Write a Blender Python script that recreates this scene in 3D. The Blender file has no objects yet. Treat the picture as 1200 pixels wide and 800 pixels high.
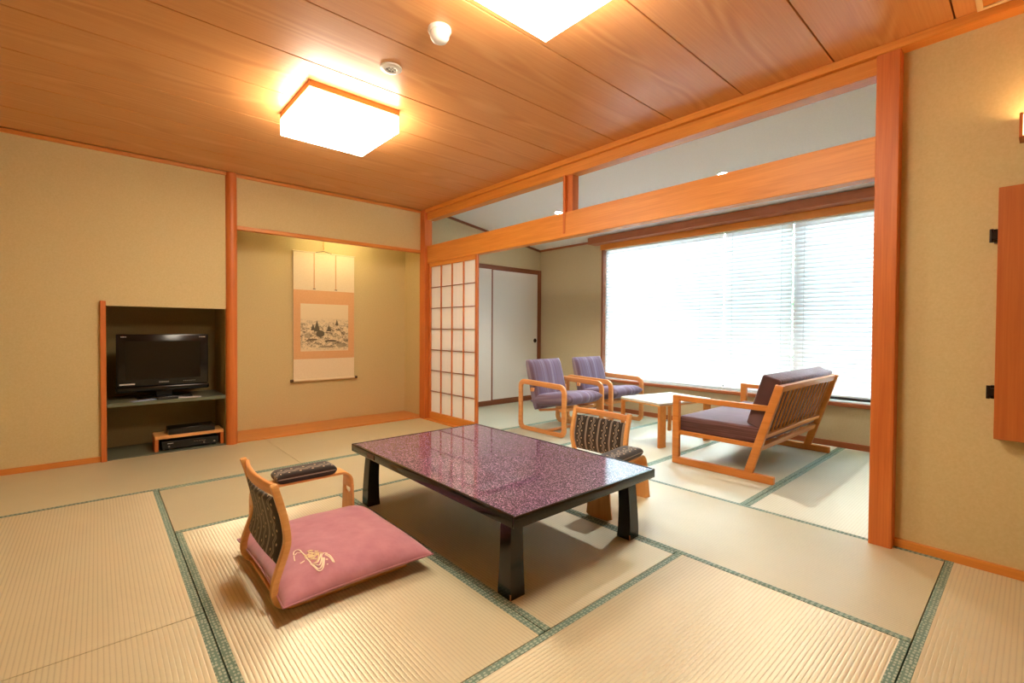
import bpy, bmesh, math, random
from mathutils import Vector, Matrix
random.seed(7)
C = bpy.context.scene.collection
SC = bpy.context.scene

# ------------------------------------------------------------------ camera, world, lights, exposure
YAW, PITCH, ROLL, FPX = math.radians(41.622), math.radians(-0.94), math.radians(0.334), 547.577
fwd = Vector((math.sin(YAW)*math.cos(PITCH), math.cos(YAW)*math.cos(PITCH), math.sin(PITCH)))
rgt = Vector((math.cos(YAW), -math.sin(YAW), 0)); up = rgt.cross(fwd)
rgt, up = rgt*math.cos(ROLL)+up*math.sin(ROLL), up*math.cos(ROLL)-rgt*math.sin(ROLL)
cam = bpy.data.objects.new('camera', bpy.data.cameras.new('camera')); C.objects.link(cam)
cam.matrix_world = Matrix(((rgt.x, up.x, -fwd.x, 0), (rgt.y, up.y, -fwd.y, 0), (rgt.z, up.z, -fwd.z, 1.1), (0, 0, 0, 1)))
cam.data.sensor_width = 36; cam.data.lens = FPX/1200*36
cam.data.shift_y = (395.11-400)/1200
cam.data.clip_start = 0.02
SC.camera = cam

SC.view_settings.view_transform = 'Standard'
SC.view_settings.look = 'None'
SC.view_settings.gamma = 1
SC.view_settings.exposure = 0.9
try:
    SC.cycles.use_denoising = True
    SC.cycles.max_bounces = 10; SC.cycles.diffuse_bounces = 6; SC.cycles.transmission_bounces = 8
    SC.cycles.sample_clamp_indirect = 6
    SC.cycles.caustics_reflective = False; SC.cycles.caustics_refractive = False
except Exception:
    pass

SPOT_W = 46.0
SKY, LAMP, TUBE, SCONCE, SPOT = 74.0, 17.0, 20.0, 38.0, 30.0
w = bpy.data.worlds.new('overcast_sky'); SC.world = w; w.use_nodes = True
w.node_tree.nodes['Background'].inputs[0].default_value = (0.72, 0.87, 1.0, 1)
w.node_tree.nodes['Background'].inputs[1].default_value = SKY
# sampling aid for the daylight that comes in by the window: a sky portal, gives no light of its own
pl = bpy.data.lights.new('window_portal', 'AREA'); pl.shape = 'RECTANGLE'; pl.size = 3.6; pl.size_y = 2.0
pl.cycles.is_portal = True
po = bpy.data.objects.new('window_portal', pl); C.objects.link(po)
po.location = (5.52, 2.3, 1.36); po.rotation_euler = (math.radians(90), 0, math.radians(90))

# ------------------------------------------------------------------ materials
def S2L(c):
    return tuple(((v/255)/12.92 if v/255 <= 0.04045 else ((v/255+0.055)/1.055)**2.4) for v in c)+(1,)

class Mat:
    def __init__(s, name):
        s.m = bpy.data.materials.new(name); s.m.use_nodes = True
        s.t = s.m.node_tree; s.b = s.t.nodes['Principled BSDF']; s.out = s.t.nodes['Material Output']
    def n(s, typ, **kw):
        nd = s.t.nodes.new(typ)
        for k, v in kw.items(): setattr(nd, k, v)
        return nd
    def l(s, a, b): s.t.links.new(a, b)
    def val(s, x, sock):
        if isinstance(x, (int, float)): sock.default_value = x
        else: s.l(x, sock)
    def math(s, op, a, b=0.0, c=None):
        nd = s.n('ShaderNodeMath', operation=op); s.val(a, nd.inputs[0]); s.val(b, nd.inputs[1])
        if c is not None: s.val(c, nd.inputs[2])
        return nd.outputs[0]
    def mix(s, f, a, b):
        nd = s.n('ShaderNodeMix', data_type='RGBA'); s.val(f, nd.inputs[0])
        for x, k in ((a, 6), (b, 7)):
            if isinstance(x, tuple): nd.inputs[k].default_value = x
            else: s.l(x, nd.inputs[k])
        return nd.outputs[2]
    def coord(s, kind='Object'): return s.n('ShaderNodeTexCoord').outputs[kind]
    def map(s, co, scale=(1, 1, 1), loc=(0, 0, 0)):
        nd = s.n('ShaderNodeMapping'); s.l(co, nd.inputs[0]); nd.inputs['Scale'].default_value = scale; nd.inputs['Location'].default_value = loc
        return nd.outputs[0]
    def noise(s, co, scale, detail=3, rough=0.5, dist=0):
        nd = s.n('ShaderNodeTexNoise'); s.l(co, nd.inputs['Vector']); nd.inputs['Scale'].default_value = scale
        nd.inputs['Detail'].default_value = detail; nd.inputs['Roughness'].default_value = rough; nd.inputs['Distortion'].default_value = dist
        return nd.outputs['Fac']
    def ramp(s, f, stops):
        nd = s.n('ShaderNodeValToRGB'); s.l(f, nd.inputs[0]); e = nd.color_ramp.elements
        while len(e) < len(stops): e.new(0.5)
        for el, (p, c) in zip(e, stops): el.position = p; el.color = c
        return nd.outputs[0]
    def bump(s, h, strength, dist=0.01):
        nd = s.n('ShaderNodeBump'); s.l(h, nd.inputs['Height']); nd.inputs['Strength'].default_value = strength; nd.inputs['Distance'].default_value = dist
        s.l(nd.outputs[0], s.b.inputs['Normal'])
    def base(s, c):
        if isinstance(c, tuple): s.b.inputs['Base Color'].default_value = c
        else: s.l(c, s.b.inputs['Base Color'])
    def set(s, **kw):
        for k, v in kw.items(): s.b.inputs[k.replace('_', ' ')].default_value = v
        return s

def plain(name, rgb, rough=0.5, metal=0.0, coat=0.0):
    k = Mat(name); k.base(S2L(rgb)); k.set(Roughness=rough, Metallic=metal, Coat_Weight=coat); return k.m

def wood(name, dark, light, axis=0, rough=0.45, ring=26.0, coat=0.0, rand=True):
    k = Mat(name); co = k.coord()
    if rand:
        oi = k.n('ShaderNodeObjectInfo'); add = k.n('ShaderNodeVectorMath', operation='ADD')
        sc = k.n('ShaderNodeVectorMath', operation='SCALE'); comb = k.n('ShaderNodeCombineXYZ')
        for i in range(3): k.l(oi.outputs['Random'], comb.inputs[i])
        k.l(comb.outputs[0], sc.inputs[0]); sc.inputs['Scale'].default_value = 37.0
        k.l(co, add.inputs[0]); k.l(sc.outputs[0], add.inputs[1]); co = add.outputs[0]
    s = [1, 1, 1]; s[axis] = 0.06
    m1 = k.map(co, tuple(s))
    f1 = k.noise(m1, ring, 5, 0.6, 0.6)
    f2 = k.noise(k.map(co, tuple(1 if i != axis else 0.015 for i in range(3))), ring*6, 2, 0.5)
    f = k.math('ADD', k.math('MULTIPLY', f1, 0.65), k.math('MULTIPLY', f2, 0.35))
    k.base(k.ramp(f, [(0.33, S2L(dark)), (0.66, S2L(light))]))
    k.set(Roughness=rough, Coat_Weight=coat); k.bump(f, 0.08, 0.004)
    return k.m

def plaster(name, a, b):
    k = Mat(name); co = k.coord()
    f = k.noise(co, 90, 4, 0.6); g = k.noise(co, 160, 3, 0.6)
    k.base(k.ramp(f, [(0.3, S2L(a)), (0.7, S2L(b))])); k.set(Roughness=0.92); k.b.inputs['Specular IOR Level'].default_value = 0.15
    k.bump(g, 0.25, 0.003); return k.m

M_WALL = plaster('ochre_earthen_plaster', (206, 186, 136), (214, 195, 146))
M_VWALL = plaster('beige_plaster', (196, 180, 146), (204, 189, 155))
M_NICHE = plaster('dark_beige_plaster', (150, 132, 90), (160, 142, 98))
M_CEILW = plaster('white_plaster', (240, 240, 239), (246, 246, 245))
M_BEAMX = wood('cypress_along_x', (200, 120, 50), (222, 144, 66), 0)
M_BEAMY = wood('cypress_along_y', (206, 128, 48), (230, 154, 66), 1)
M_BEAMZ = wood('cypress_along_z', (190, 98, 38), (214, 122, 52), 2)
M_TRIMY = wood('darker_cypress_along_y', (146, 78, 40), (170, 96, 52), 1)
M_DARKX = wood('brown_lacquered_wood_x', (120, 66, 38), (142, 82, 48), 0)
M_DARKZ = wood('brown_lacquered_wood_z', (124, 68, 38), (146, 84, 48), 2)
M_ASH = wood('honey_ash_wood_x', (220, 158, 90), (238, 182, 114), 0, 0.38)
M_ASHY = wood('honey_ash_wood_y', (212, 142, 80), (230, 164, 100), 1, 0.38)
M_SOFA = wood('orange_oak_y', (206, 124, 52), (226, 148, 72), 1, 0.38)
M_SOFAX = wood('orange_oak_x', (206, 124, 52), (226, 148, 72), 0, 0.38)
M_CAB = wood('reddish_brown_veneer', (176, 92, 32), (194, 110, 46), 2)
M_BOARD = wood('alcove_floor_board', (198, 122, 52), (220, 146, 72), 0, 0.3)

def ceiling_wood():
    k = Mat('cedar_ceiling_board'); co = k.coord(); oi = k.n('ShaderNodeObjectInfo')
    comb = k.n('ShaderNodeCombineXYZ'); k.l(k.math('MULTIPLY', oi.outputs['Random'], 31.0), comb.inputs[0]); k.l(k.math('MULTIPLY', oi.outputs['Random'], 13.0), comb.inputs[2])
    add = k.n('ShaderNodeVectorMath', operation='ADD'); k.l(co, add.inputs[0]); k.l(comb.outputs[0], add.inputs[1])
    p = add.outputs[0]
    big = k.noise(k.map(p, (0.22, 1.6, 1)), 1.7, 2, 0.5)          # cathedral figure: rings of a stretched field
    sep = k.n('ShaderNodeSeparateXYZ'); k.l(co, sep.inputs[0])
    rings = k.math('SINE', k.math('MULTIPLY', big, 110.0))
    fine = k.noise(k.map(p, (0.02, 1, 1)), 120, 3, 0.6)
    centre = k.math('SUBTRACT', 1.0, k.math('MULTIPLY', k.math('ABSOLUTE', sep.outputs[1]), 11.0))
    centre = k.math('MAXIMUM', centre, 0.06)
    f = k.math('ADD', 0.5, k.math('MULTIPLY', k.math('MULTIPLY', rings, 0.2), centre))
    f = k.math('ADD', f, k.math('MULTIPLY', k.math('SUBTRACT', fine, 0.5), 0.5))
    col = k.ramp(f, [(0.1, S2L((196, 128, 72))), (0.5, S2L((216, 152, 92))), (0.85, S2L((230, 174, 116)))])
    k.base(col); k.set(Roughness=0.36); k.b.inputs['Specular IOR Level'].default_value = 0.45
    return k.m
M_PLANK = ceiling_wood()

def tatami(name, a, b):
    k = Mat(name); co = k.coord(); sep = k.n('ShaderNodeSeparateXYZ'); k.l(co, sep.inputs[0])
    rib = k.math('ABSOLUTE', k.math('SINE', k.math('MULTIPLY', sep.outputs[1], math.pi/0.0147)))
    rib = k.math('POWER', rib, 0.28)
    rush = k.noise(k.map(co, (1, 0.05, 1)), 420, 2, 0.6)
    big = k.noise(co, 2.5, 4, 0.6)
    f = k.math('ADD', k.math('MULTIPLY', rib, 0.5), k.math('ADD', k.math('MULTIPLY', rush, 0.25), k.math('MULTIPLY', big, 0.25)))
    k.base(k.ramp(f, [(0.25, S2L(a)), (0.72, S2L(b))]))
    k.set(Roughness=0.46); k.b.inputs['Specular IOR Level'].default_value = 0.5
    bp = k.n('ShaderNodeBump'); k.l(k.math('ADD', rib, k.math('MULTIPLY', rush, 0.2)), bp.inputs['Height']); bp.inputs['Strength'].default_value = 0.3; bp.inputs['Distance'].default_value = 0.0022
    k.l(bp.outputs[0], k.b.inputs['Normal'])
    # rush stems lie across the mat: their sheen is broad across the stems and narrow along them
    vt = k.n('ShaderNodeVectorTransform', vector_type='VECTOR', convert_from='OBJECT', convert_to='WORLD'); vt.inputs[0].default_value = (0, 1, 0)
    gl = k.n('ShaderNodeBsdfAnisotropic'); gl.inputs['Roughness'].default_value = 0.62; gl.inputs['Anisotropy'].default_value = 0.85; gl.inputs['Color'].default_value = (0.95, 0.9, 0.74, 1)
    k.l(vt.outputs[0], gl.inputs['Tangent']); k.l(bp.outputs[0], gl.inputs['Normal'])
    mx = k.n('ShaderNodeMixShader'); mx.inputs[0].default_value = 0.22; k.l(k.b.outputs[0], mx.inputs[1]); k.l(gl.outputs[0], mx.inputs[2]); k.l(mx.outputs[0], k.out.inputs[0])
    return k.m
M_TAT = tatami('straw_coloured_rush', (160, 150, 112), (216, 208, 172))
M_TATG = tatami('greener_rush', (158, 160, 138), (198, 202, 182))

def border():
    k = Mat('green_brocade_border'); co = k.coord(); v = k.n('ShaderNodeTexVoronoi'); k.l(k.map(co, (1, 1.6, 1)), v.inputs['Vector']); v.inputs['Scale'].default_value = 52
    v.inputs['Randomness'].default_value = 0.35
    f = k.math('LESS_THAN', v.outputs['Distance'], 0.36)
    k.base(k.mix(k.math('MULTIPLY', f, 0.75), S2L((106, 134, 118)), S2L((184, 196, 174)))); k.set(Roughness=0.7)
    k.bump(k.noise(co, 900, 1), 0.3, 0.001); return k.m
M_BORDER = border()

def lacquer_top():
    k = Mat('purple_glitter_lacquer'); co = k.coord(); v = k.n('ShaderNodeTexVoronoi'); k.l(co, v.inputs['Vector']); v.inputs['Scale'].default_value = 310
    sp = k.n('ShaderNodeSeparateColor'); k.l(v.outputs['Color'], sp.inputs[0])
    f = k.math('POWER', sp.outputs[0], 2.8)
    k.base(k.ramp(f, [(0.0, S2L((42, 16, 48))), (0.4, S2L((86, 44, 88))), (1.0, S2L((242, 190, 236)))]))
    k.set(Roughness=0.5, Coat_Weight=1.0, Coat_Roughness=0.015); k.b.inputs['Coat IOR'].default_value = 1.9; return k.m
M_GLIT = lacquer_top()
M_BLACK = plain('black_lacquer', (14, 10, 9), 0.16, 0, 0.0)
M_CHIP = plain('worn_bare_wood', (180, 120, 80), 0.6)
M_PATCH = plain('brown_inlay', (96, 54, 30), 0.35)

def ikat():
    k = Mat('dark_brown_wavy_striped_fabric'); uv = k.coord('UV'); sep = k.n('ShaderNodeSeparateXYZ'); k.l(uv, sep.inputs[0]); u, v = sep.outputs[0], sep.outputs[1]
    a = k.math('FRACT', k.math('DIVIDE', u, 0.115))
    def line(c, w): return k.math('LESS_THAN', k.math('ABSOLUTE', k.math('SUBTRACT', a, c)), w)
    s = k.math('MULTIPLY', k.math('SINE', k.math('MULTIPLY', v, 2*math.pi/0.055)), 0.06)
    def wave(c, w): return k.math('LESS_THAN', k.math('ABSOLUTE', k.math('SUBTRACT', a, k.math('ADD', s, c))), w)
    tot = k.math('MAXIMUM', k.math('MAXIMUM', line(0.17, 0.034), line(0.245, 0.034)), k.math('MAXIMUM', wave(0.65, 0.027), wave(0.75, 0.027)))
    vv = k.math('FRACT', k.math('DIVIDE', v, 0.055))
    def dot(cu, cv):
        du = k.math('MULTIPLY', k.math('SUBTRACT', a, cu), 0.115); dv = k.math('MULTIPLY', k.math('SUBTRACT', vv, cv), 0.055)
        return k.math('LESS_THAN', k.math('ADD', k.math('MULTIPLY', du, du), k.math('MULTIPLY', dv, dv)), 0.0055**2)
    d = k.math('MAXIMUM', dot(0.52, 0.25), dot(0.88, 0.75))
    c = k.mix(k.math('MULTIPLY', tot, 0.9), S2L((44, 35, 30)), S2L((148, 136, 122)))
    c = k.mix(d, c, S2L((198, 174, 140)))
    k.base(c); k.set(Roughness=0.85, Sheen_Weight=0.25); k.bump(k.noise(k.coord(), 700, 1), 0.3, 0.001); return k.m
M_IKAT = ikat()

def striped(name, cols, axis, scale, sheen=0.4):
    k = Mat(name); co = k.coord(); s = [0.02, 0.02, 0.02]; s[axis] = 1
    f = k.noise(k.map(co, tuple(s)), scale, 3, 0.7); g = k.noise(co, 500, 1)
    k.base(k.ramp(f, [(p, S2L(c)) for p, c in cols])); k.set(Roughness=0.9, Sheen_Weight=sheen, Sheen_Roughness=0.3); k.b.inputs['Sheen Tint'].default_value = (0.86, 0.84, 1, 1); k.bump(g, 0.35, 0.001); return k.m
M_PURP = striped('purple_striped_upholstery', [(0.3, (92, 70, 84)), (0.45, (116, 94, 110)), (0.55, (112, 96, 122)), (0.7, (150, 136, 148))], 0, 34)
M_SEATF = striped('dark_plum_sofa_fabric', [(0.3, (76, 48, 46)), (0.5, (100, 68, 66)), (0.7, (136, 104, 108))], 2, 60, 1.0)
M_SEATF2 = striped('dark_plum_back_fabric', [(0.3, (72, 46, 44)), (0.5, (96, 66, 66)), (0.7, (132, 102, 108))], 0, 60, 1.0)
def velvet():
    k = Mat('dusty_rose_velvet'); co = k.coord(); f = k.noise(co, 14, 3)
    k.base(k.ramp(f, [(0.3, S2L((176, 114, 128))), (0.7, S2L((190, 130, 142)))])); k.set(Roughness=0.85, Sheen_Weight=0.35); k.bump(k.noise(co, 9, 3), 0.25, 0.02); return k.m
M_ROSE = velvet()
M_EMB = plain('cream_embroidery_thread', (240, 222, 196), 0.6)
M_EMBG = plain('gold_embroidery_thread', (222, 200, 150), 0.55)
M_TVB = plain('glossy_black_plastic', (14, 12, 11), 0.18)
M_SCREEN = plain('dark_screen_glass', (16, 12, 10), 0.12)
M_MATTE = plain('matte_black_plastic', (20, 18, 17), 0.5)
M_MARK = plain('pale_print', (206, 200, 190), 0.5)
M_GREY = plain('grey_print', (130, 126, 118), 0.5)
M_SHELF = plain('grey_green_laminate', (104, 110, 92), 0.32)
M_PAPERW = plain('white_leaflet_paper', (212, 210, 214), 0.5)
M_PAPERB = plain('pale_blue_leaflet_paper', (170, 186, 214), 0.5)
M_WHITEP = plain('white_plastic', (236, 232, 224), 0.4)
M_CREAM = plain('cream_enamel', (232, 206, 160), 0.45)
M_IRON = plain('dark_bronze', (40, 30, 24), 0.4, 0.7)
M_WTABLE = plain('white_laminate', (238, 234, 224), 0.3)
M_ALU = plain('white_aluminium', (232, 236, 240), 0.35)
M_CORD = plain('white_cord', (230, 232, 235), 0.7)
M_FUSUMA = plaster('white_fusuma_paper', (226, 222, 214), (232, 228, 220))
M_ROLLER = plain('dark_scroll_roller', (70, 44, 28), 0.4)
M_GARDEN = plain('garden_soil_moss', (126, 130, 96), 0.9)
M_BARK = plain('grey_brown_bark', (90, 76, 62), 0.9)

def translucent(name, rgb, mixf, rough=0.6):
    k = Mat(name); tr = k.n('ShaderNodeBsdfTranslucent'); tr.inputs[0].default_value = S2L(rgb); mx = k.n('ShaderNodeMixShader'); mx.inputs[0].default_value = mixf
    k.base(S2L(rgb)); k.set(Roughness=rough); k.l(k.b.outputs[0], mx.inputs[1]); k.l(tr.outputs[0], mx.inputs[2]); k.l(mx.outputs[0], k.out.inputs[0]); return k.m
M_SHOJI = translucent('white_shoji_paper', (253, 251, 246), 0.36)
M_SLAT = translucent('white_blind_slat', (236, 242, 248), 0.06, 0.4)
M_LEAF = translucent('dark_green_leaf', (58, 84, 52), 0.3)

def glass():
    k = Mat('clear_window_glass'); tr = k.n('ShaderNodeBsdfTransparent'); gl = k.n('ShaderNodeBsdfGlossy'); gl.inputs['Roughness'].default_value = 0.02
    fr = k.n('ShaderNodeFresnel'); fr.inputs[0].default_value = 1.3; mx = k.n('ShaderNodeMixShader'); tr.inputs[0].default_value = (0.95, 0.97, 0.96, 1)
    k.l(fr.outputs[0], mx.inputs[0]); k.l(tr.outputs[0], mx.inputs[1]); k.l(gl.outputs[0], mx.inputs[2]); k.l(mx.outputs[0], k.out.inputs[0]); return k.m
M_GLASS = glass()

def emit(name, rgb, strength):
    k = Mat(name); k.base((rgb[0], rgb[1], rgb[2], 1)); k.b.inputs['Emission Color'].default_value = rgb+(1,); k.b.inputs['Emission Strength'].default_value = strength; return k.m
WARM = (1.0, 0.89, 0.72)
M_LAMP = emit('lit_ceiling_lamp_shade', WARM, LAMP)
M_TUBE = emit('lit_alcove_tube', (1.0, 0.86, 0.48), TUBE)
M_SCON = emit('lit_sconce_bulb', (1.0, 0.70, 0.36), SCONCE)
M_SCONP = emit('lit_sconce_paper', (1.0, 0.74, 0.40), 1.6)
M_SPOT = emit('lit_downlight', (1.0, 0.93, 0.84), SPOT)

# ------------------------------------------------------------------ mesh helpers
class MB:
    def __init__(s): s.bm = bmesh.new(); s.uv = None
    def box(s, x0, x1, y0, y1, z0, z1, bev=0.0, seg=1):
        vs = [s.bm.verts.new((x, y, z)) for x in (x0, x1) for y in (y0, y1) for z in (z0, z1)]
        idx = ((0, 1, 3, 2), (4, 6, 7, 5), (0, 4, 5, 1), (2, 3, 7, 6), (0, 2, 6, 4), (1, 5, 7, 3))
        fs = [s.bm.faces.new([vs[i] for i in f]) for f in idx]
        if bev:
            es = list({e for f in fs for e in f.edges})
            bmesh.ops.bevel(s.bm, geom=es, offset=bev, segments=seg, profile=0.5, affect='EDGES')
        return s
    def prism(s, pts, axis, lo, hi, bev=0.0, seg=2):
        """polygon in the plane across axis (0 x: pts are (y,z); 1 y: (x,z); 2 z: (x,y)), drawn from lo to hi"""
        def P(p, q): return ((q, p[0], p[1]), (p[0], q, p[1]), (p[0], p[1], q))[axis]
        a = [s.bm.verts.new(P(p, lo)) for p in pts]; b = [s.bm.verts.new(P(p, hi)) for p in pts]
        n = len(pts); fs = [s.bm.faces.new(a[::-1]), s.bm.faces.new(b)]
        for i in range(n): fs.append(s.bm.faces.new((a[i], a[(i+1) % n], b[(i+1) % n], b[i])))
        if bev:
            es = list({e for f in fs[:2] for e in f.edges}); bmesh.ops.bevel(s.bm, geom=es, offset=bev, segments=seg, profile=0.5, affect='EDGES')
        return s
    def sweep(s, path, sect, closed=False, up=None, scale=None):
        """section (list of (a,b)) carried along a 3-D path"""
        P = [Vector(p) for p in path]; n = len(P); rings = []
        upv = Vector(up) if up else None; prev = None
        for i in range(n):
            if closed: t = (P[(i+1) % n]-P[i-1])
            else: t = P[min(i+1, n-1)]-P[max(i-1, 0)]
            t.normalize()
            if upv is not None: a = upv.cross(t)
            else:
                a = (prev if prev is not None else (Vector((0, 0, 1)) if abs(t.z) < 0.9 else Vector((1, 0, 0)))).copy()
                a = a-t*a.dot(t)
            if a.length < 1e-6: a = Vector((1, 0, 0))
            a.normalize(); b = t.cross(a); prev = a
            k = scale[i] if scale else 1
            rings.append([s.bm.verts.new(P[i]+a*(q[0]*k)+b*(q[1]*k)) for q in sect])
        m = len(sect)
        for i in range(n if closed else n-1):
            r, q = rings[i], rings[(i+1) % n]
            for j in range(m): s.bm.faces.new((r[j], r[(j+1) % m], q[(j+1) % m], q[j]))
        if not closed: s.bm.faces.new(rings[0][::-1]); s.bm.faces.new(rings[-1])
        return s
    def tube(s, path, r, n=8, closed=False):
        return s.sweep(path, [(r*math.cos(2*math.pi*i/n), r*math.sin(2*math.pi*i/n)) for i in range(n)], closed)
    def lathe(s, prof, n=24, c=(0, 0, 0), axis=2):
        rings = []
        for r, h in prof:
            ring = []
            for i in range(n):
                a = 2*math.pi*i/n; x, y = r*math.cos(a), r*math.sin(a)
                p = ((h, x, y), (x, h, y), (x, y, h))[axis]
                ring.append(s.bm.verts.new((c[0]+p[0], c[1]+p[1], c[2]+p[2])))
            rings.append(ring)
        for a, b in zip(rings, rings[1:]):
            for i in range(n): s.bm.faces.new((a[i], a[(i+1) % n], b[(i+1) % n], b[i]))
        if prof[0] != prof[-1]: s.bm.faces.new(rings[0][::-1]); s.bm.faces.new(rings[-1])
        return s
    def grid(s, fn, nu, nv, uvfn=None):
        V = [[s.bm.verts.new(fn(i/nu, j/nv)) for j in range(nv+1)] for i in range(nu+1)]
        lay = s.bm.loops.layers.uv.verify() if uvfn else None
        for i in range(nu):
            for j in range(nv):
                q = ((i, j), (i+1, j), (i+1, j+1), (i, j+1))
                f = s.bm.faces.new([V[a][b] for a, b in q])
                if lay:
                    for lp, (a, b) in zip(f.loops, q): lp[lay].uv = uvfn(a/nu, b/nv)
        return s
    def build(s, name, mat, parent=None, smooth=0.5, loc=(0, 0, 0), mats=None):
        bm = s.bm; bmesh.ops.remove_doubles(bm, verts=bm.verts, dist=1e-5)
        bmesh.ops.recalc_face_normals(bm, faces=bm.faces)
        me = bpy.data.meshes.new(name); bm.to_mesh(me); bm.free()
        if smooth:
            me.shade_smooth()
            try: me.set_sharp_from_angle(angle=smooth)
            except Exception: pass
        me.materials.append(mat)
        return link(name, me, parent, loc)

def link(name, me, parent=None, loc=(0, 0, 0)):
    o = bpy.data.objects.new(name, me); C.objects.link(o); o.location = loc
    if parent is not None: o.parent = parent
    return o
def box(name, mat, x0, x1, y0, y1, z0, z1, parent=None, bev=0.0):
    return MB().box(x0, x1, y0, y1, z0, z1, bev).build(name, mat, parent)
def thing(name, label, cat, loc=(0, 0, 0), rz=0, group=None):
    o = bpy.data.objects.new(name, None); C.objects.link(o); o.location = loc; o.rotation_euler = (0, 0, rz); o.empty_display_size = 0.1
    return tag(o, label, cat, group)
def tag(o, label, cat, group=None):
    o['label'] = label; o['category'] = cat
    if group: o['group'] = group
    return o
def struct(o, label=None, cat=None):
    o['kind'] = 'structure'
    if label: o['label'] = label
    if cat: o['category'] = cat
    return o
def holder(name, loc=(0, 0, 0), **kw):
    o = bpy.data.objects.new(name, None); C.objects.link(o); o.location = loc; o.empty_display_size = 0.1
    return struct(o, **kw)
def dup(o, loc=None, rz=None, label=None):
    def cp(a, par):
        c = a.copy(); C.objects.link(c); c.parent = par
        for ch in list(a.children): cp(ch, c)
        return c
    kids = list(o.children); r = o.copy(); C.objects.link(r)
    for ch in kids: cp(ch, r)
    if loc is not None: r.location = loc
    if rz is not None: r.rotation_euler = (0, 0, rz)
    if label: r['label'] = label
    return r
def spline(pts, n=6):
    """Catmull-Rom through the points"""
    P = [Vector(p) for p in pts]; out = []
    for i in range(len(P)-1):
        a, b, c, d = P[max(i-1, 0)], P[i], P[i+1], P[min(i+2, len(P)-1)]
        for k in range(n):
            t = k/n; out.append(0.5*((2*b)+(c-a)*t+(2*a-5*b+4*c-d)*t*t+(3*b-a-3*c+d)*t**3))
    out.append(P[-1]); return out
def rrect(x0, x1, z0, z1, r, n=6):
    out = []
    for cx, cz, a0 in ((x1-r, z1-r, 0), (x0+r, z1-r, 90), (x0+r, z0+r, 180), (x1-r, z0+r, 270)):
        for k in range(n+1):
            a = math.radians(a0+90*k/n); out.append((cx+r*math.cos(a), cz+r*math.sin(a)))
    return out
def rsec(a, b, r, n=3): return rrect(-a/2, a/2, -b/2, b/2, r, n)
def pad_shape(mb, x0, x1, y0, y1, z0, z1, nx=14, ny=10, p=6, q=0.5, uv=None, M=None):
    """a soft cushion block: rounded edges, slightly domed"""
    cx, cy, cz, hx, hy, hz = (x0+x1)/2, (y0+y1)/2, (z0+z1)/2, (x1-x0)/2, (y1-y0)/2, (z1-z0)/2
    def e(t): return math.copysign(abs(t)**0.7, t) if False else t
    for sgn in (1, -1):
        def fn(u, v, sgn=sgn):
            a, b = math.sin((u-0.5)*math.pi), math.sin((v-0.5)*math.pi)
            h = max(0.0, (1-abs(a)**p)*(1-abs(b)**p))**q
            P = Vector((cx+hx*a, cy+hy*b, cz+sgn*hz*h))
            return M @ P if M else P
        mb.grid(fn, nx, ny, uv)
    return mb

# ------------------------------------------------------------------ room dimensions
XL, XB, XW = -1.55, 3.06, 5.28          # left wall, opening plane, window wall
YF, YA, YV = -1.55, 5.07, 5.28          # wall behind the camera, alcove wall, veranda end wall
YR = 0.20                                # veranda's other end
H = 2.555

# floor and tatami
floor = struct(box('floor', M_GARDEN, XL-.1, XW+.1, YF-.1, 5.75, -0.12, -0.045))
mat_cache = {}
def mat_mesh(L, W, green, b):
    key = (round(L, 3), round(W, 3), green, b)
    if key not in mat_cache:
        g = 0.0022; iw = W/2-(0.031 if b[1] else g)
        iv = -W/2+(0.031 if b[0] else g)
        mb = MB().box(-L/2+g, L/2-g, iv, iw, -0.045, 0.0)
        me = mb.build('tatami_mat', M_TATG if green else M_TAT, smooth=0)
        d = me.data; bpy.data.objects.remove(me)
        bo = MB().box(-L/2+g, L/2-g, -0.0145, 0.0145, -0.044, 0.0012, 0.0006).build('cloth_border', M_BORDER, smooth=0)
        e = bo.data; bpy.data.objects.remove(bo); mat_cache[key] = (d, e)
    return mat_cache[key]
def tat(x0, x1, y0, y1, along, green=False, b=(1, 1)):
    L, W = (x1-x0, y1-y0) if along == 'x' else (y1-y0, x1-x0)
    d, e = mat_mesh(L, W, green, b)
    o = link('tatami_mat', d, floor, ((x0+x1)/2, (y0+y1)/2, 0))
    if along == 'y': o.rotation_euler = (0, 0, math.pi/2)
    for s, on in ((-1, b[0]), (1, b[1])):
        if on: c = link('cloth_border', e, o, (0, s*(W/2-0.0167), 0))
X1, X2, X3 = 0.305, 1.215, 2.145
Y0, Y1, Y2, Y3, Y4 = 0.28, 1.175, 2.12, 3.045, 3.945
tat(XL, -.61, 2.12, Y4, 'y'); tat(-.61, X1, Y2, Y4, 'y'); tat(XL, -.61, Y0, Y2, 'y'); tat(-.61, X1, Y0, Y2, 'y')
tat(XL, -.61, Y4, YA, 'x'); tat(-.61, 1.24, Y4, YA, 'x', b=(1, 0)); tat(1.24, XB, Y4, YA, 'x', b=(1, 0))
tat(X1, X3, Y3, Y4, 'x'); tat(X1, X2, Y1, Y3, 'y'); tat(X2, X3, Y1, Y3, 'y'); tat(X1, X3, Y0, Y1, 'x')
tat(X3, XB, Y0, Y2, 'y'); tat(X3, XB, Y2, Y4, 'y')
for x0, x1 in ((XL, -.61), (-.61, 1.22), (1.22, XB)): tat(x0, x1, -.63, Y0, 'x'); tat(x0, x1, YF, -.63, 'x')
vy = [YR, 0.31, 1.215, 2.105, 3.0, 3.89, YV]
for a, b in zip(vy[1:], vy[2:]): tat(XB, XW, a, b, 'x', True)
tat(XB, XW, YR, 0.31, 'x', True, (0, 0))

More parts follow.
